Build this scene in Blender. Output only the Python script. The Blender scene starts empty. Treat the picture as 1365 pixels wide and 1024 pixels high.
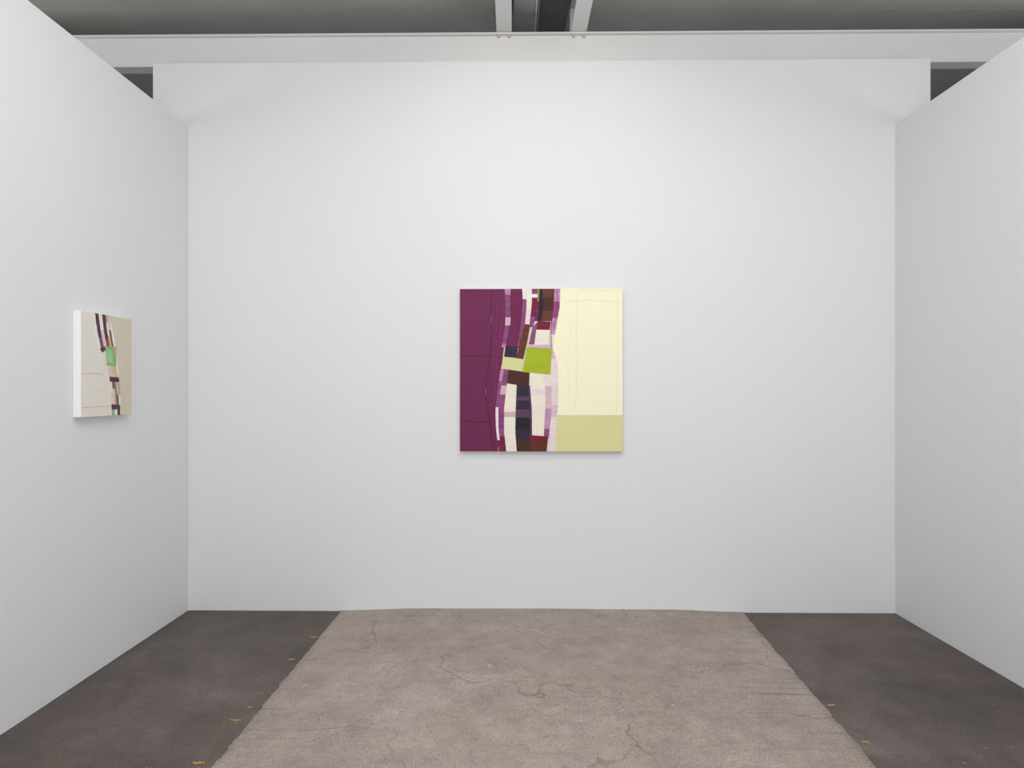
import bpy, bmesh, math, random
from mathutils import Vector, Matrix
random.seed(7)
S = bpy.context.scene
C = S.collection
S.view_settings.view_transform = 'Standard'
S.view_settings.look = 'None'
S.view_settings.exposure = 0
S.view_settings.gamma = 1

F = 910.0; EYE = 1.45; HX = 682.5; HY = 520.0

def lin(c):
    r = []
    for v in c:
        v = v/255.0
        r.append(v/12.92 if v <= 0.04045 else ((v+0.055)/1.055)**2.4)
    return (r[0], r[1], r[2], 1.0)

# ---------------------------------------------------------------- materials
def newmat(name):
    m = bpy.data.materials.new(name); m.use_nodes = True
    nt = m.node_tree; nt.nodes.clear()
    out = nt.nodes.new('ShaderNodeOutputMaterial')
    b = nt.nodes.new('ShaderNodeBsdfPrincipled')
    nt.links.new(b.outputs[0], out.inputs[0])
    return m, nt, b

def N(nt, t, **kw):
    n = nt.nodes.new(t)
    for k, v in kw.items():
        setattr(n, k, v)
    return n

def coords(nt, scale=(1,1,1), rot=(0,0,0)):
    tc = N(nt, 'ShaderNodeTexCoord'); mp = N(nt, 'ShaderNodeMapping')
    mp.inputs['Scale'].default_value = scale; mp.inputs['Rotation'].default_value = rot
    nt.links.new(tc.outputs['Object'], mp.inputs[0])
    return mp.outputs[0]

def noise(nt, vec, scale, detail=6, rough=0.6, dist=0):
    n = N(nt, 'ShaderNodeTexNoise')
    n.inputs['Scale'].default_value = scale; n.inputs['Detail'].default_value = detail
    n.inputs['Roughness'].default_value = rough; n.inputs['Distortion'].default_value = dist
    nt.links.new(vec, n.inputs['Vector'])
    return n.outputs['Fac']

def ramp(nt, fac, stops):
    r = N(nt, 'ShaderNodeValToRGB'); e = r.color_ramp.elements
    e[0].position, e[0].color = stops[0]
    e[1].position, e[1].color = stops[-1]
    for p, c in stops[1:-1]:
        k = e.new(p); k.color = c
    nt.links.new(fac, r.inputs[0])
    return r.outputs[0]

def mix(nt, fac, a, b, mode='MIX'):
    m = N(nt, 'ShaderNodeMix', data_type='RGBA', blend_type=mode)
    if isinstance(fac, (int, float)): m.inputs[0].default_value = fac
    else: nt.links.new(fac, m.inputs[0])
    for s, v in ((6, a), (7, b)):
        if isinstance(v, tuple): m.inputs[s].default_value = v
        else: nt.links.new(v, m.inputs[s])
    return m.outputs[2]

def bump(nt, b, h, strength, dist=0.01):
    bp = N(nt, 'ShaderNodeBump')
    bp.inputs['Strength'].default_value = strength; bp.inputs['Distance'].default_value = dist
    nt.links.new(h, bp.inputs['Height']); nt.links.new(bp.outputs[0], b.inputs['Normal'])

def g(v): return (v, v, v, 1)

def wall_mat(name, col):
    m, nt, b = newmat(name)
    v = coords(nt)
    c = lin(col); d = tuple(x*0.98 for x in c[:3])+(1,)
    n1 = noise(nt, v, 0.9, 4)
    nt.links.new(ramp(nt, n1, [(0.3, d), (0.7, c)]), b.inputs['Base Color'])
    b.inputs['Roughness'].default_value = 0.85
    b.inputs['Specular IOR Level'].default_value = 0.2
    bump(nt, b, noise(nt, v, 180, 3), 0.04, 0.002)
    return m

def metal_mat(name, col, dirt=0.85):
    m, nt, b = newmat(name)
    v = coords(nt, (1, 1, 1))
    c = lin(col); d = tuple(x*dirt for x in c[:3])+(1,)
    nt.links.new(ramp(nt, noise(nt, v, 1.6, 5, 0.5), [(0.3, d), (0.65, c)]), b.inputs['Base Color'])
    b.inputs['Roughness'].default_value = 0.6
    bump(nt, b, noise(nt, v, 40, 4), 0.04, 0.002)
    return m

def warp(nt, v, scale, amt):
    nn = N(nt, 'ShaderNodeTexNoise'); nn.inputs['Scale'].default_value = scale; nn.inputs['Detail'].default_value = 7
    nt.links.new(v, nn.inputs['Vector'])
    sc = N(nt, 'ShaderNodeVectorMath', operation='SCALE'); sc.inputs['Scale'].default_value = amt
    nt.links.new(nn.outputs['Color'], sc.inputs[0])
    wv = N(nt, 'ShaderNodeVectorMath', operation='ADD')
    nt.links.new(v, wv.inputs[0]); nt.links.new(sc.outputs[0], wv.inputs[1])
    return wv.outputs[0]

def cracks(nt, v, base, scale, amt, col, strength, lo=0.48, width=0.012):
    vo = N(nt, 'ShaderNodeTexVoronoi', feature='DISTANCE_TO_EDGE')
    vo.inputs['Scale'].default_value = scale
    nt.links.new(warp(nt, v, 3.0, amt), vo.inputs['Vector'])
    ck = ramp(nt, vo.outputs['Distance'], [(0.0, g(strength)), (width*0.45, g(strength*0.45)), (width, g(0))])
    msk = ramp(nt, noise(nt, v, 1.4*scale/1.7, 3), [(lo, g(0)), (lo+0.1, g(1))])
    return mix(nt, mix(nt, 1.0, ck, msk, 'MULTIPLY'), base, col)

def slab_mat():
    m, nt, b = newmat('centre concrete')
    v = coords(nt)
    big = noise(nt, v, 0.6, 6, 0.62, 0.3)
    base = ramp(nt, big, [(0.30, lin((150,136,128))), (0.48, lin((161,148,140))), (0.60, lin((170,158,150))), (0.75, lin((181,170,162)))])
    mid = noise(nt, v, 5.5, 10, 0.8)
    base = mix(nt, 0.65, base, ramp(nt, mid, [(0.3, g(0.30)), (0.5, g(0.5)), (0.7, g(0.67))]), 'OVERLAY')
    ru = noise(nt, coords(nt, (1, 1.3, 1)), 1.8, 8, 0.7, 0.2)
    base = mix(nt, ramp(nt, ru, [(0.55, g(0)), (0.70, g(0.28))]), base, lin((180,146,128)))
    st = noise(nt, coords(nt, (1.1, 1, 1)), 1.2, 9, 0.75, 0.3)
    base = mix(nt, ramp(nt, st, [(0.28, g(0.35)), (0.42, g(0))]), base, lin((130,111,104)))
    sc_ = noise(nt, coords(nt, (1, 1.2, 1), (0, 0, 0.4)), 2.8, 10, 0.8, 0.2)
    base = mix(nt, ramp(nt, sc_, [(0.62, g(0)), (0.72, g(0.3))]), base, lin((198,189,181)))
    fg = noise(nt, v, 120, 5, 0.8)
    base = mix(nt, 0.85, base, ramp(nt, fg, [(0.32, g(0.28)), (0.5, g(0.5)), (0.68, g(0.70))]), 'OVERLAY')
    pit = noise(nt, v, 40, 3, 0.6)
    base = mix(nt, ramp(nt, pit, [(0.29, g(0.6)), (0.34, g(0))]), base, lin((108,92,85)))
    for rot, sc in ((0.5, 1.0), (-0.9, 0.8), (1.35, 0.9), (2.2, 0.7)):
        s1 = noise(nt, coords(nt, (0.8*sc, 40*sc, 1), (0, 0, rot)), 1.0, 3, 0.6, 0.5)
        k = ramp(nt, s1, [(0.64, g(0)), (0.68, g(0.5))])
        mk = ramp(nt, noise(nt, v, 1.1*sc, 3), [(0.46, g(0)), (0.58, g(1))])
        base = mix(nt, mix(nt, 1.0, k, mk, 'MULTIPLY'), base, lin((120,102,94)))
    base = cracks(nt, v, base, 1.2, 0.35, lin((108,90,83)), 0.65, 0.44, 0.007)
    base = cracks(nt, coords(nt, (1, 1, 1), (0, 0, 1.0)), base, 2.2, 0.4, lin((114,96,88)), 0.45, 0.50, 0.010)
    fl = noise(nt, v, 22, 3, 0.5)
    base = mix(nt, ramp(nt, fl, [(0.71, g(0)), (0.75, g(0.4))]), base, lin((208,200,192)))
    nt.links.new(base, b.inputs['Base Color'])
    b.inputs['Roughness'].default_value = 0.55
    b.inputs['Specular IOR Level'].default_value = 0.35
    bump(nt, b, mix(nt, 0.5, mid, fg), 0.32, 0.006)
    return m

def dark_mat():
    m, nt, b = newmat('dark floor')
    v = coords(nt)
    big = noise(nt, v, 1.1, 8, 0.68, 0.2)
    base = ramp(nt, big, [(0.32, lin((78,70,66))), (0.5, lin((93,84,79))), (0.68, lin((110,100,94)))])
    md = noise(nt, v, 7, 10, 0.82)
    base = mix(nt, 0.75, base, ramp(nt, md, [(0.32, g(0.28)), (0.68, g(0.72))]), 'OVERLAY')
    fg = noise(nt, v, 95, 6, 0.85)
    base = mix(nt, 0.9, base, ramp(nt, fg, [(0.32, g(0.24)), (0.68, g(0.75))]), 'OVERLAY')
    rd = noise(nt, coords(nt, (1, 0.7, 1)), 1.6, 7, 0.7)
    base = mix(nt, ramp(nt, rd, [(0.50, g(0)), (0.68, g(0.3))]), base, lin((116,90,79)))
    s1 = noise(nt, coords(nt, (0.9, 44, 1), (0, 0, 0.7)), 1.0, 3, 0.6, 0.15)
    k = ramp(nt, s1, [(0.67, g(0)), (0.71, g(0.35))])
    mk = ramp(nt, noise(nt, v, 1.2, 3), [(0.50, g(0)), (0.62, g(1))])
    base = mix(nt, mix(nt, 1.0, k, mk, 'MULTIPLY'), base, lin((145,131,121)))
    fl = noise(nt, v, 28, 2, 0.5)
    base = mix(nt, ramp(nt, fl, [(0.72, g(0)), (0.77, g(0.5))]), base, lin((165,155,146)))
    nt.links.new(base, b.inputs['Base Color'])
    nt.links.new(ramp(nt, md, [(0.3, g(0.45)), (0.7, g(0.62))]), b.inputs['Roughness'])
    b.inputs['Specular IOR Level'].default_value = 0.3
    bump(nt, b, mix(nt, 0.5, md, fg), 0.4, 0.006)
    return m

_pc = {}
def paint(col, var=0.12, streak=None, gloss=0.5):
    """brushed oil paint; streak = second colour softly dragged into the first"""
    key = (col, var, streak, gloss)
    if key in _pc: return _pc[key]
    m, nt, b = newmat('paint %d %d %d' % col)
    c = lin(col)
    d = tuple(x*(1-var) for x in c[:3])+(1,); e = tuple(min(1, x*(1+var*0.6)) for x in c[:3])+(1,)
    n1 = noise(nt, coords(nt, (30, 30, 160)), 1.0, 5, 0.6)
    base = ramp(nt, n1, [(0.3, d), (0.5, c), (0.72, e)])
    if streak:
        n2 = noise(nt, coords(nt, (9, 9, 30)), 1.0, 5, 0.65, 0.3)
        base = mix(nt, ramp(nt, n2, [(0.36, g(0)), (0.68, g(0.8))]), base, lin(streak))
    nt.links.new(base, b.inputs['Base Color'])
    b.inputs['Roughness'].default_value = gloss
    b.inputs['Specular IOR Level'].default_value = 0.2
    bump(nt, b, noise(nt, coords(nt, (120, 120, 260)), 1.0, 4), 0.25, 0.002)
    _pc[key] = m
    return m

M_wall = wall_mat('white wall paint', (230,231,233))
M_wall_shaded = wall_mat('white wall paint shaded', (226,227,228))  # same white a touch darker, right wall's shade put into the colour
M_beam = metal_mat('off white steel paint', (222,222,221), 0.97)
M_ceil = metal_mat('grey roof deck', (194,193,190), 0.86)
M_blue = metal_mat('blue grey duct', (146,152,158), 0.9)
M_darkp = metal_mat('dark panel', (104,103,101), 0.9)
M_far = metal_mat('far grey', (120,118,115), 0.9)
M_slab = slab_mat(); M_dark = dark_mat()
M_bolt = metal_mat('bolt steel', (205,202,196), 0.8)
M_orange = paint((196,152,94), 0.3, (150,114,74))

# ---------------------------------------------------------------- helpers
def obj(name, bm, mat, parent=None, bevel=0):
    bmesh.ops.recalc_face_normals(bm, faces=bm.faces)
    me = bpy.data.meshes.new(name); bm.to_mesh(me); bm.free()
    o = bpy.data.objects.new(name, me); C.objects.link(o)
    me.materials.append(mat)
    if parent: o.parent = parent
    if bevel:
        md = o.modifiers.new('bevel', 'BEVEL'); md.width = bevel; md.segments = 2; md.limit_method = 'ANGLE'
    return o

def empty(name, loc, rz, label, cat, group=None):
    o = bpy.data.objects.new(name, None); C.objects.link(o)
    o.location = loc; o.rotation_euler = (0, 0, rz); o.empty_display_size = 0.1
    o['label'] = label; o['category'] = cat
    if group: o['group'] = group
    return o

def prism(bm, pts, ax, a, b):
    """extrude polygon pts between a and b along axis ax (0,1,2)"""
    def P(p, t):
        l = list(p); l.insert(ax, t); return Vector(l)
    va = [bm.verts.new(P(p, a)) for p in pts]; vb = [bm.verts.new(P(p, b)) for p in pts]
    bm.faces.new(va); bm.faces.new(vb[::-1])
    n = len(pts)
    for i in range(n):
        bm.faces.new((va[i], vb[i], vb[(i+1) % n], va[(i+1) % n]))
    return bm

def box(bm, x0, x1, y0, y1, z0, z1):
    return prism(bm, [(x0, y0), (x1, y0), (x1, y1), (x0, y1)], 2, z0, z1)

def structure(o, label=None, cat=None):
    o['kind'] = 'structure'
    if label: o['label'] = label
    if cat: o['category'] = cat
    return o

# ---------------------------------------------------------------- the room
BL = Vector((-2.128, 4.488)); BR = Vector((2.4865, 4.428))
bd = (BR-BL).normalized(); bn = Vector((-bd.y, bd.x))          # along wall, away from the camera
BANG = math.atan2(bd.y, bd.x)
def back_y(x): return BL.y+(x-BL.x)*bd.y/bd.x

# back wall
A = BL+bd*(-0.235); B = BR+bd*(0.227)
o = obj('wall_back', prism(bmesh.new(), [tuple(A), tuple(B), tuple(B+bn*0.15), tuple(A+bn*0.15)], 2, 0, 3.6), M_wall, bevel=0.002)
structure(o, 'tall white rear wall carrying the square plum and cream painting', 'wall')
# left wall (lower than the back wall)
lx = lambda y: -2.128+(y-4.488)*0.0117
o = obj('wall_left', prism(bmesh.new(), [(lx(-1.2), -1.2), (lx(4.488), 4.487), (lx(4.488)-0.15, 4.487), (lx(-1.2)-0.15, -1.2)], 2, 0, 3.178), M_wall, bevel=0.002)
structure(o, 'white partition on the left carrying the small cream painting', 'wall')
o = obj('wall_right', prism(bmesh.new(), [(2.486, -1.2), (2.4865, 4.427), (2.6365, 4.425), (2.636, -1.2)], 2, 0, 3.168), M_wall_shaded, bevel=0.002)
structure(o, 'bare white partition on the right', 'wall')

# dark floor
bm = bmesh.new(); box(bm, -5.2, 5.6, -1.5, 7.2, -0.15, 0)
structure(obj('floor', bm, M_dark), 'dark stained concrete floor strips along both side walls', 'floor')

# pale centre slab, very slightly crowned, with chipped long edges
bm = bmesh.new()
ny, nx = 420, 60
rows = []
def chips(seed):
    r = random.Random(seed); out = []; v = 0; left = 0
    for i in range(ny+1):
        if left <= 0:
            v = r.choice([0, 0, 0, 0.002, 0.004, -0.002, 0.007]); left = r.randint(1, 7)
        left -= 1
        out.append(v+r.uniform(-.0015, .0015))
    return out
chl, chr_ = chips(3), chips(11)
for j in range(ny+1):
    t = j/ny; y = -1.2+(4.478+1.2)*t
    s = (y-2.6)/(4.44-2.6)
    xl = -1.152+0.032*s + 0.002*math.sin(y*9.1)+chl[j]
    xr = 1.401+0.101*s + 0.002*math.sin(y*7.3)-chr_[j]
    r = []
    for i in range(nx+1):
        if i == 0: u = 0.0
        elif i == nx: u = 1.0
        else: u = 0.001+0.998*(i-1)/(nx-2)
        x = xl+(xr-xl)*u
        e = min(u, 1-u)
        sm = min(1, e*5); sm = sm*sm*(3-2*sm)
        z = 0.0055+0.015*sm*max(0, (y-2)/2.4)
        z += sm*(0.0012*math.sin(x*3.1+y*1.7)+0.0006*math.sin(x*7.7-y*4.3))
        if i in (0, nx): z = 0.001
        r.append(bm.verts.new((x, min(y, back_y(x)-0.0015) if j < ny else back_y(x)-0.001, z)))
    rows.append(r)
for j in range(ny):
    for i in range(nx):
        bm.faces.new((rows[j][i], rows[j][i+1], rows[j+1][i+1], rows[j+1][i]))
o = obj('floor_slab', bm, M_slab)
for p in o.data.polygons: p.use_smooth = True
structure(o, 'wide pale brown worn concrete slab between the dark strips', 'floor')

# outer building shell seen through the gaps
bm = bmesh.new(); box(bm, -5.2, 5.6, 7.0, 7.15, 0, 4.3); structure(obj('wall_far', bm, M_far))
bm = bmesh.new(); box(bm, -5.2, -5.05, -1.5, 7.0, 0, 4.3); structure(obj('wall_outer_left', bm, M_far))
bm = bmesh.new(); box(bm, 5.45, 5.6, -1.5, 7.0, 0, 4.3); structure(obj('wall_outer_right', bm, M_far))

# ceiling: roof deck with stepped seams running across
bm = bmesh.new()
CZ = 4.038
y = -1.6625
pts = [(y, CZ+0.12)]
while y < 7.1:
    pts += [(y, CZ), (y+0.590, CZ), (y+0.590, CZ+0.012), (y+0.60, CZ+0.012)]
    y += 0.60
pts += [(y, CZ), (y, CZ+0.12)]
prism(bm, [(a+0.3, b) for a, b in pts], 0, -5.2, 5.6)
structure(obj('ceiling', bm, M_ceil), 'dim grey sheet roof deck above the beams', 'ceiling')

# cross beam: white steel I section resting on top of the back wall
RX = (-0.052, 0.440)
cb = empty('steel_crossbeam', (0.175, 4.557, 3.6), BANG, 'long off-white steel beam running across above the rear wall', 'beam')
bm = bmesh.new(); box(bm, -5.1, 5.1, -0.040, -0.028, 0.012, 0.193); obj('web', bm, M_beam, cb)
bm = bmesh.new(); box(bm, -5.1, 5.1, -0.05, 0.05, 0.0, 0.012); obj('bottom_flange', bm, M_beam, cb, 0.002)
bm = bmesh.new(); box(bm, -5.1, 5.1, -0.070, 0.05, 0.193, 0.205); obj('top_flange', bm, M_beam, cb, 0.002)
for rx in RX:
    for sx in (-0.034, 0.034):
        bm = bmesh.new()
        bmesh.ops.create_cone(bm, cap_ends=True, segments=6, radius1=0.010, radius2=0.010, depth=0.012,
                              matrix=Matrix.Translation((rx+sx-0.175, -0.056, 0.186)))
        bmesh.ops.create_cone(bm, cap_ends=True, segments=12, radius1=0.0135, radius2=0.0135, depth=0.003,
                              matrix=Matrix.Translation((rx+sx-0.175, -0.056, 0.1918)))
        obj('bolt', bm, M_bolt, cb)

# two rafters resting on the cross beam and running over the room
def rafter(x, label):
    r = empty('steel_rafter', (x, 4.6, 3.807), 0, label, 'beam', 'white steel rafters overhead')
    L = -5.8
    bm = bmesh.new(); box(bm, -0.050, 0.050, L, 0.0, 0.0, 0.012); obj('bottom_flange', bm, M_beam, r, 0.002)
    bm = bmesh.new(); box(bm, -0.050, 0.050, L, 0.0, 0.215, 0.229); obj('top_flange', bm, M_beam, r, 0.002)
    bm = bmesh.new(); box(bm, -0.006, 0.006, L, 0.0, 0.012, 0.215); obj('web', bm, M_beam, r)
    bm = bmesh.new(); box(bm, -0.050, 0.050, 0.0, 0.01, 0.0, 0.229); obj('end_plate', bm, M_beam, r, 0.002)
    return r
rafter(RX[0], 'left of the two white steel rafters overhead')
rafter(RX[1], 'right of the two white steel rafters overhead')

# duct and panel between the rafters, hung tight against the roof deck
d = empty('ceiling_duct', (0.07, 4.6, CZ-0.12), 0, 'blue-grey metal duct running between the two white rafters', 'duct')
bm = bmesh.new(); box(bm, -0.06, 0.085, -5.8, 0.9, 0, 0.12); obj('casing', bm, M_blue, d, 0.004)
bm = bmesh.new(); box(bm, 0.085, 0.092, -5.8, 0.9, -0.006, 0.12); obj('edge_strip', bm, M_beam, d)
d = empty('ceiling_panel', (0.28, 4.6, CZ-0.05), 0, 'dark panel beside the right white rafter overhead', 'panel')
bm = bmesh.new(); box(bm, -0.095, 0.095, -5.8, 0.9, 0, 0.05); obj('panel_sheet', bm, M_darkp, d, 0.003)
bm = bmesh.new(); box(bm, -0.112, -0.097, -5.8, 0.9, -0.03, 0.05); obj('edge_strip', bm, M_blue, d)

# ---------------------------------------------------------------- paintings
class Painting:
    def __init__(self, name, loc, rz, w, h, depth, label, side, conv):
        self.e = empty(name, loc, rz, label, 'painting')
        self.w, self.h, self.d = w, h, depth; self.conv = conv; self.k = 0
        bm = bmesh.new(); box(bm, -w/2, w/2, -depth, 0, -h/2, h/2)
        o = obj('canvas', bm, side, self.e, 0.003)
    def clampuv(self, p):
        m = 0.0005
        return (max(-self.w/2+m, min(self.w/2-m, p[0])), max(-self.h/2+m, min(self.h/2-m, p[1])))
    def patch(self, pts, mat, t=0.0016, name='colour_patch', label=None, bev=0.0005, lift=0.0):
        uv = []
        for p in pts:
            q = self.clampuv(self.conv(*p))
            if not uv or (abs(q[0]-uv[-1][0])+abs(q[1]-uv[-1][1])) > 1e-4: uv.append(q)
        if (abs(uv[0][0]-uv[-1][0])+abs(uv[0][1]-uv[-1][1])) < 1e-4: uv.pop()
        self.k += 1
        bm = prism(bmesh.new(), uv, 1, -self.d-lift-t-0.00002*self.k, -self.d-lift+0.0002)
        o = obj(name, bm, mat, self.e, bev)
        if label: o['label'] = label
        return o
    def column(self, L, R, segs, t=0.0022, name='colour_patch'):
        def at(curve, y):
            if y <= curve[0][1]: return curve[0][0]
            for (x0, y0), (x1, y1) in zip(curve, curve[1:]):
                if y <= y1:
                    s = (y-y0)/(y1-y0); return x0+(x1-x0)*s
            return curve[-1][0]
        for s in segs:
            y0, y1, mat = s[:3]; lab = s[3] if len(s) > 3 else None
            n = max(1, int((y1-y0)/6))
            ys = [y0+(y1-y0)*i/n for i in range(n+1)]
            pts = [(at(L, y)+random.uniform(-.15, .15), y) for y in ys]+[(at(R, y)+random.uniform(-.15, .15), y) for y in reversed(ys)]
            self.patch(pts, mat, t+random.uniform(-.0004, .0006), name, lab)
    def seam(self, pts, mat, w=0.9, t=0.0022, lift=0.0):
        a, b = [], []
        dense = []
        for (x0, y0), (x1, y1) in zip(pts, pts[1:]):
            n = max(1, int(math.hypot(x1-x0, y1-y0)/5))
            for i in range(n): dense.append((x0+(x1-x0)*i/n, y0+(y1-y0)*i/n))
        dense.append(pts[-1])
        vert = abs(pts[-1][1]-pts[0][1]) > abs(pts[-1][0]-pts[0][0])
        for x, y in dense:
            j = random.uniform(-.25, .25); ww = w*random.uniform(.6, 1.2)/2
            if vert: a.append((x+j-ww, y)); b.append((x+j+ww, y))
            else: a.append((x, y+j-ww)); b.append((x, y+j+ww))
        self.patch(a+b[::-1], mat, t, 'seam', None, 0.0004, lift)

# --- square painting on the back wall
PX, PY, SC = 721.5, 493.5, 205.9
cx = (PX-HX)/SC
P = Painting('abstract_painting', (cx, back_y(cx)-0.001, EYE+(HY-PY)/SC), BANG, 217/SC, 217/SC, 0.036,
             'large square abstract painting in plum, cream and lime on the rear wall',
             paint((224,214,190)), lambda x, y: ((x-PX)/SC, (PY-y)/SC))
plum = paint((111,37,80), 0.10); plum2 = paint((118,32,82), 0.12, (104,28,72)); plumd = paint((88,26,62), 0.1)
cream = paint((249,245,213), 0.03); creamd = paint((238,232,194), 0.03)
olive = paint((221,217,158), 0.05); mauve = paint((152,84,132), 0.2, (122,50,94)); lilac = paint((196,156,188), 0.1, (160,104,148))
white = paint((238,226,232), 0.05); ivory = paint((243,236,212), 0.05, (236,222,222)); navy = paint((44,36,52), 0.2, (60,46,70))
brown = paint((108,60,46), 0.18, (88,44,36)); dbrown = paint((74,40,32), 0.2); wine = paint((118,26,62), 0.12)
lime = paint((164,180,28), 0.07, (176,190,50)); plime = paint((216,218,154), 0.05); pink = paint((208,170,184), 0.08, (224,200,204))
pale = paint((238,224,220), 0.05, (226,202,214)); dmauve = paint((100,70,98), 0.12, (70,50,76)); black = paint((36,30,36), 0.2)
purple = paint((130,58,110), 0.12, (156,94,142)); magenta = paint((140,50,104), 0.1)

# fields
P.patch([(612,384),(656,384),(656,420),(654,475),(650,520),(656,560),(660,602),(612,602)], plum, 0.0014, 'plum_field', 'smooth plum purple field')
P.patch([(655.5,384),(678,384),(676,430),(670,478),(666,520),(664,560),(664,602),(660,602),(656,560),(649.5,520),(653.5,475),(655.5,420)], plum, 0.0020, 'plum_field')
P.patch([(744,384),(831,384),(831,553.5),(741,553.5),(744,500),(736,464),(741,430)], cream, 0.0014, 'cream_field', 'large pale cream field')
P.patch([(740,553),(831,553),(831,602),(739,602)], olive, 0.0022, 'olive_field', 'muted yellow green block')
# seams
P.seam([(655.5,386),(655.5,420),(653.5,475),(646,520),(652,560),(658,601)], plumd, 0.9, 0.0036)
P.seam([(614,475),(640,474),(668,476)], plumd, 0.8, 0.0034)
P.seam([(614,560),(636,563),(662,561)], plumd, 0.8, 0.0034)
P.seam([(652,392),(653,440),(650,470)], magenta, 0.5, 0.0030)
P.seam([(662,388),(663,430),(659,470),(656,510)], magenta, 0.7, 0.0032)
P.seam([(669,388),(670,425),(665,462),(661,500),(658,540)], magenta, 0.9, 0.0032)
P.seam([(655.5,420),(655,432)], purple, 2.2, 0.0034)
P.seam([(646.5,516),(648,527)], purple, 2.0, 0.0034)
P.seam([(769,388),(768,440),(769,500),(767,552)], creamd, 0.7, 0.0032)
P.seam([(751,402),(790,400),(829,403)], creamd, 0.5, 0.0030)
P.seam([(823,388),(824,450),(822,552)], creamd, 0.6, 0.0032)
P.seam([(768,388),(800,387.5),(829,388)], creamd, 0.5, 0.0030)
P.seam([(741,553),(786,554),(830,553)], creamd, 0.9, 0.0036)
P.seam([(763,388),(762,430),(757,480),(759,540)], creamd, 0.4, 0.0028)

# upper half, left to right
c0 = [(673,384),(674,430),(668,466),(664,500)]
c1 = [(681,384),(681,430),(674,466),(668,500)]
P.column(c0, c1, [(384,393,lilac),(393,423,mauve),(423,434,pink),(434,458,purple),(458,463,lilac)])
c2 = [(696,384),(697,400),(694,430),(689,462)]
P.column(c1, c2, [(384,432,plum2),(432,462,plum)])
c3 = [(702,384),(702,410),(699,440),(694,464)]
P.column(c2, c3, [(384,399,white,'small lilac white patch'),(399,432,purple),(432,464,mauve)])
c4 = [(709,384),(709,405),(706,433)]
P.column(c3, c4, [(384,388,white),(388,412,ivory),(412,433,pale)])
c5 = [(717,384),(716,410),(710,440),(705,464)]
P.column(c4, c5, [(384,392,mauve),(392,397,white),(397,422,wine),(422,436,purple)])
c6 = [(719.5,384),(718.5,405),(717,428)]
P.column(c5, c6, [(384,402,paint((150,140,60))),(402,428,plum2)])
c7 = [(723,384),(724,405),(722,428)]
P.column(c6, c7, [(384,428,black)])
c8 = [(739,384),(738,410),(734,440),(735,464)]
P.column(c7, c8, [(384,397,brown),(397,414,dbrown),(414,428,brown)])
c9 = [(747,384),(746,410),(741,440),(737,464)]
P.column(c8, c9, [(384,402,lilac),(402,424,mauve),(424,446,lilac),(446,464,pale)])
P.seam([(738.8,386),(738,410),(734.4,440),(735,463)], magenta, 0.9, 0.0036)
P.seam([(743,386),(742,412),(738,440)], magenta, 0.7, 0.0036)
P.seam([(688,386),(688,415),(684,445),(681,461)], magenta, 0.6, 0.0034)
P.seam([(681,386),(681,430),(674.5,462)], plumd, 0.7, 0.0036)
P.seam([(696,400),(694,430),(690,460)], plumd, 0.6, 0.0036)
P.patch([(717,428),(734.5,429),(732.5,440),(715,439.5)], wine, 0.003, label='small wine red block')
P.patch([(710,436),(717,429),(715,439.5),(712,460),(705,459)], purple, 0.0026)
P.patch([(715,439.5),(732.5,440),(731,459.5),(712.5,460)], ivory, 0.003, label='small ivory block')
P.patch([(705,459),(737,459.5),(737,465),(703,463)], pink, 0.0026)
P.patch([(700,432),(707,433),(703,455),(697,481),(688.5,479),(692,460)], brown, 0.0032, label='slanting red brown strip')
# middle blocks
P.patch([(674,462),(690.5,462),(689,477),(672,475.5)], navy, 0.0032, label='small near black block')
P.patch([(671,475.5),(698.5,479),(697,495.5),(668,491.5)], plime, 0.0036, label='pale lime block')
P.patch([(702.5,463),(736,465.5),(733.5,499.5),(697,496)], lime, 0.0038, label='bright lime green block')
P.patch([(678,492.5),(706,496),(705,516),(676,511)], dbrown, 0.0034, label='dark brown block')
# lower half
d0 = [(668,489),(664,515),(660.5,545),(661,570),(665,602)]
d1 = [(672,490),(668,515),(664.5,545),(664.5,570),(668,602)]
P.column(d0, d1, [(490,508,lilac),(508,543,mauve),(543,587,white),(587,602,plum)])
d2 = [(679,492),(675.5,515),(672,545),(672,575),(675,602)]
P.column(d1, d2, [(490,514,mauve),(514,526,pink),(526,552,mauve),(552,582,purple),(582,602,wine)])
d3 = [(689,512),(687.5,545),(687,575),(689,602)]
P.column(d2, d3, [(511,549,ivory),(549,556,pink),(556,602,ivory)])
d4 = [(704,514),(706.5,545),(707,575),(706,602)]
P.column(d3, d4, [(513,528,navy),(528,534,dmauve),(534,546,navy),(546,557,dmauve),(557,572,black),(572,585,navy),(585,602,dbrown)])
d5 = [(706,497),(706.5,514),(709,545),(709.5,581)]
P.column([(705,497),(704,514),(706.5,545),(707,581)], d5, [(514,582,paint((92,50,92)))])
d6 = [(724,499),(727,520),(727,545),(725,581)]
P.column(d5, d6, [(497,519,ivory),(519,527,pale),(527,581,ivory)])
d7 = [(734,499),(735,520),(735.5,545),(732,581)]
P.column(d6, d7, [(499,515,pale),(515,545,pink),(545,572,lilac),(572,582,mauve)])
d8 = [(737,465),(743.5,485),(744.5,510),(743.5,545),(741,575),(740.5,602)]
P.column([(736,465),(734.5,485),(734,499),(735,520),(735.5,545),(732,581),(730,602)], d8,
         [(465,478,pink),(478,515,pale),(515,540,paint((228,206,212), 0.08, (236,222,214))),(540,556,paint((214,186,204), 0.08, (226,206,212))),(556,602,pale)])
P.patch([(707,580),(731,582.5),(730,587.5),(706.5,586)], wine, 0.0030)
P.patch([(706,586),(730,587.5),(728.5,602),(706,602)], paint((108,48,34), 0.15, (84,34,28)), 0.0028, label='rust brown block')

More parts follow.
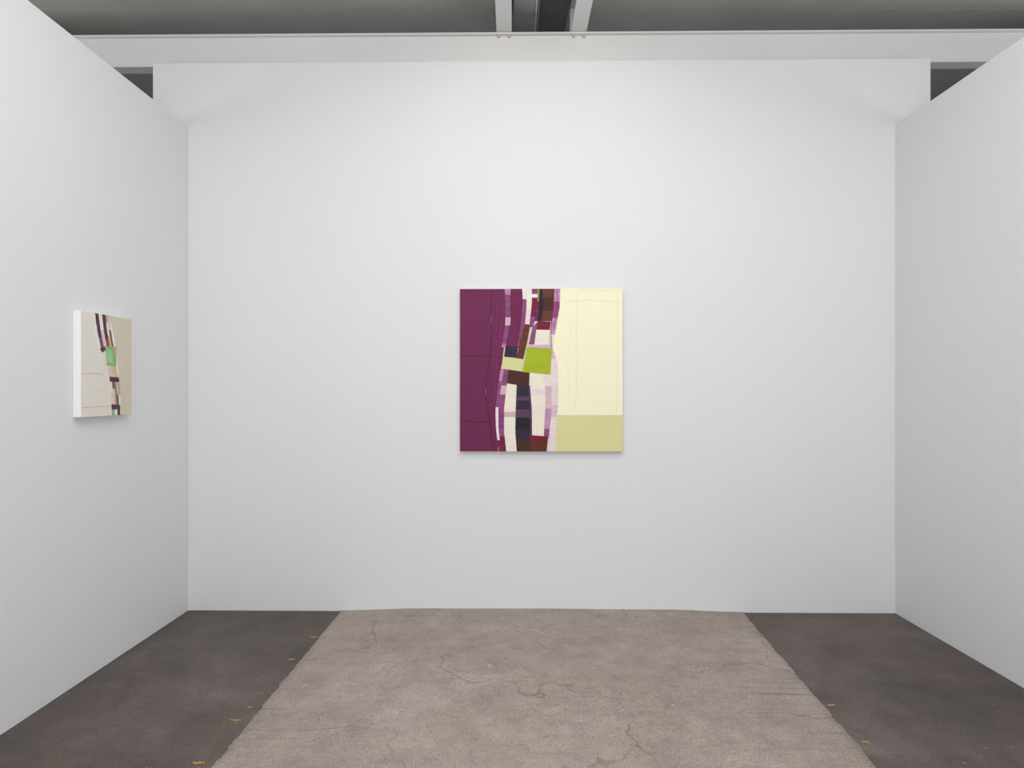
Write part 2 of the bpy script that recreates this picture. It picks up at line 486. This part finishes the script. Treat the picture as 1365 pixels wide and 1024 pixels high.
# --- small painting on the left wall
def convL(px, py):
    dep = F*2.098/(HX-px)
    return (dep-3.5415, EYE+(HY-py)*dep/F-1.577)
Q = Painting('abstract_painting', (lx(3.5415)+0.001, 3.5415, 1.577), math.radians(90-0.67), 0.431, 0.522, 0.040,
             'small cream abstract painting with green patch on the left partition',
             paint((246,246,244), 0.02), convL)
lin1 = paint((232,227,216), 0.04); lin2 = paint((214,205,185), 0.05); lin3 = paint((236,232,223), 0.03); lin4 = paint((214,207,193), 0.04)
prune = paint((80,44,66), 0.15, (104,68,88)); green = paint((128,178,112), 0.08, (150,196,136)); mint = paint((170,208,158), 0.06, (146,192,134))
dgreen = paint((104,136,88), 0.15, (150,158,122)); tan = paint((196,172,146), 0.1); blush = paint((222,198,192), 0.08, (230,212,202)); peach = paint((218,188,164), 0.08)
rbrown = paint((132,88,78), 0.15)
Q.patch([(106,413),(127,413),(131,466),(137,500),(146,560),(106,560)], lin1, 0.0014, 'linen_field', 'cream linen coloured field')
Q.patch([(146,413),(177,413),(177,560),(156,560),(157,510),(154,462)], lin2, 0.0014, 'linen_field', 'darker beige linen coloured field')
Q.patch([(139,461),(154.5,462),(159,511),(160,560),(145,560),(137,498),(132,466)], lin1, 0.0018, 'linen_field')
Q.seam([(109,498),(122,497),(138,499)], lin4, 0.8, 0.0034)
Q.seam([(109,543),(126,542),(147,541)], lin4, 0.8, 0.0034)
Q.seam([(126,418),(127,440),(131,466)], lin3, 0.8, 0.0034)
Q.seam([(157,490),(166,489),(174,490)], lin3, 0.7, 0.0034)
Q.seam([(162,430),(164,460),(163,486)], lin4, 0.6, 0.0034)
Q.column([(126,413),(130,440),(135,466)], [(130.5,413),(133.5,440),(139,466)], [(413,450,prune,'dark plum strip'),(450,466,paint((128,84,110),0.15))])
Q.column([(130.5,413),(133.5,440),(139,466)], [(135,413),(138,440),(142,463)], [(413,440,lin3),(440,464,blush)])
Q.column([(135,413),(138,440),(142,463)], [(140,413),(142,440),(146,463)], [(413,452,prune,'dark plum strip'),(452,463,rbrown)])
Q.column([(140,413),(142,440),(146,463)], [(143,413),(144.5,440),(148.5,463)], [(413,430,tan),(430,447,lin3),(447,463,peach)])
Q.column([(143,413),(144.5,440),(148.5,463)], [(146,413),(147,440),(151,463)], [(413,440,blush),(440,463,rbrown)])
Q.patch([(139.5,461),(154.5,462),(154,489),(142,487)], green, 0.0030, label='green patch')
Q.patch([(140,464),(149,466),(150,485),(142,483)], mint, 0.0034, label='pale mint patch')
Q.patch([(133,465),(139,462),(140,467),(136,470)], prune, 0.0032)
Q.patch([(151,463),(154.5,462),(154,473),(152,473)], tan, 0.0036)
Q.column([(142,487),(145.5,503)], [(148,489),(151,503)], [(487,503,blush)])
Q.column([(148,489),(151,503)], [(154,490),(157,504)], [(487,503,peach)])
Q.patch([(145.5,502),(157.5,503.5),(158,510),(146,508.5)], prune, 0.0034, label='small dark plum patch')
e = [[(146,509),(149,540)], [(148.5,510),(151.5,541)], [(151.5,510),(153.5,541)], [(154,511),(156,541)], [(156.5,511),(158,541)], [(159,511),(160,541)]]
Q.column(e[0], e[1], [(509,524,lin3),(524,540,blush)])
Q.column(e[1], e[2], [(509,518,rbrown),(518,540,blush)])
Q.column(e[2], e[3], [(510,541,dgreen)])
Q.column(e[3], e[4], [(511,526,peach),(526,541,rbrown)])
Q.column(e[4], e[5], [(511,526,tan),(526,541,lin3)])
Q.patch([(148,539),(159,540),(159,546),(148.5,546)], prune, 0.0034)
Q.patch([(148.5,546),(152,546),(152,556),(149,556)], green, 0.0032)
Q.patch([(152,546),(155.5,546),(155.5,556),(152,556)], lin3, 0.0030)
Q.patch([(155.5,546),(159,546),(159,556),(155.5,556)], prune, 0.0030)

# ---------------------------------------------------------------- orange scraps along the slab edges
def scrap(px, py, length, rot, label):
    dep = F*EYE/(py-HY); x = (px-HX)/F*dep
    bm = bmesh.new()
    n = 9; top, bot = [], []
    for i in range(n+1):
        u = i/n; w = 0.0072*(0.35+0.6*math.sin(u*math.pi))
        xx = (u-.5)*length; c = random.uniform(-.002, .002)
        top.append((xx, c+w*random.uniform(.3, 1.5))); bot.append((xx+random.uniform(-.0015, .0015), c-w*random.uniform(.3, 1.3)))
    prism(bm, top+bot[::-1], 2, 0.0, 0.004)
    o = obj('orange_scrap', bm, M_orange, None, 0.0004)
    o.location = (x, dep, 0.0002); o.rotation_euler = (0, 0, rot)
    o['label'] = label; o['category'] = 'scrap'; o['group'] = 'orange scraps along the slab edges'
scrap(265, 1018, 0.050, 0.05, 'orange scrap nearest the camera beside the left slab edge')
scrap(314, 961, 0.048, -0.1, 'orange scrap second nearest the camera beside the left slab edge')
scrap(333, 944, 0.020, 0.4, 'tiny orange scrap third nearest the camera beside the left slab edge')
scrap(388, 880, 0.036, 0.1, 'orange scrap second from the rear wall beside the left slab edge')
scrap(418, 850, 0.038, -0.05, 'orange scrap closest to the rear wall beside the left slab edge')
scrap(1108, 941, 0.038, 0.1, 'orange scrap farther from the camera beside the right slab edge')
scrap(1154, 990, 0.030, -0.2, 'orange scrap nearer the camera beside the right slab edge')

# ---------------------------------------------------------------- light
def area(loc, target, sx, sy, power, col):
    l = bpy.data.lights.new('area', 'AREA'); l.shape = 'RECTANGLE'; l.size = sx; l.size_y = sy
    l.energy = power; l.color = col
    o = bpy.data.objects.new('unseen_area_light', l); C.objects.link(o)
    o.location = loc
    if target is None: o.rotation_euler = (math.pi, 0, 0)       # facing straight up
    else: o.rotation_euler = (Vector(target)-Vector(loc)).to_track_quat('-Z', 'Y').to_euler()
    return o
area((0.1, 0.6, 3.75), (0.1, 3.6, 1.2), 2.8, 1.0, 58, (1.0, 0.992, 0.985))
area((0.2, 2.5, 3.76), (0.2, 2.9, 0), 3.2, 0.5, 25, (1.0, 0.985, 0.96))
area((0.3, -1.4, 1.6), (0.2, 4, 0.9), 3.4, 2.5, 54, (0.96, 0.98, 1.0))  # unseen fill behind the camera, added to brighten the walls
# added uplights, hidden behind the walls, standing in for bounce on the roof deck
area((-3.8, 2.2, 2.6), None, 1.2, 3.4, 36, (1.0, 0.99, 0.97))
area((4.1, 2.2, 2.6), None, 1.2, 3.4, 36, (1.0, 0.99, 0.97))
area((0.2, 5.9, 2.2), None, 6.0, 0.8, 10, (1.0, 0.99, 0.97))
l = bpy.data.lights.new('spot', 'SPOT'); l.energy = 9; l.color = (1, 0.87, 0.72); l.spot_size = math.radians(95); l.spot_blend = 1.0; l.shadow_soft_size = 0.08
o = bpy.data.objects.new('track_spot', l); C.objects.link(o); o.location = (0.2, 3.1, 3.72)
o.rotation_euler = (Vector((0.2, 4.46, 3.2))-Vector(o.location)).to_track_quat('-Z', 'Y').to_euler()

w = bpy.data.worlds.new('world'); S.world = w; w.use_nodes = True
bg = w.node_tree.nodes['Background']; bg.inputs[0].default_value = (0.955, 0.978, 1.0, 1); bg.inputs[1].default_value = 0.64

# ---------------------------------------------------------------- camera
cam = bpy.data.cameras.new('camera'); co = bpy.data.objects.new('camera', cam); C.objects.link(co)
co.location = (0, 0, EYE); co.rotation_euler = (math.pi/2, 0, 0)
cam.sensor_width = 36; cam.sensor_fit = 'HORIZONTAL'; cam.lens = F/1365*36
cam.shift_y = (HY-512)/1365
cam.clip_start = 0.05
S.camera = co
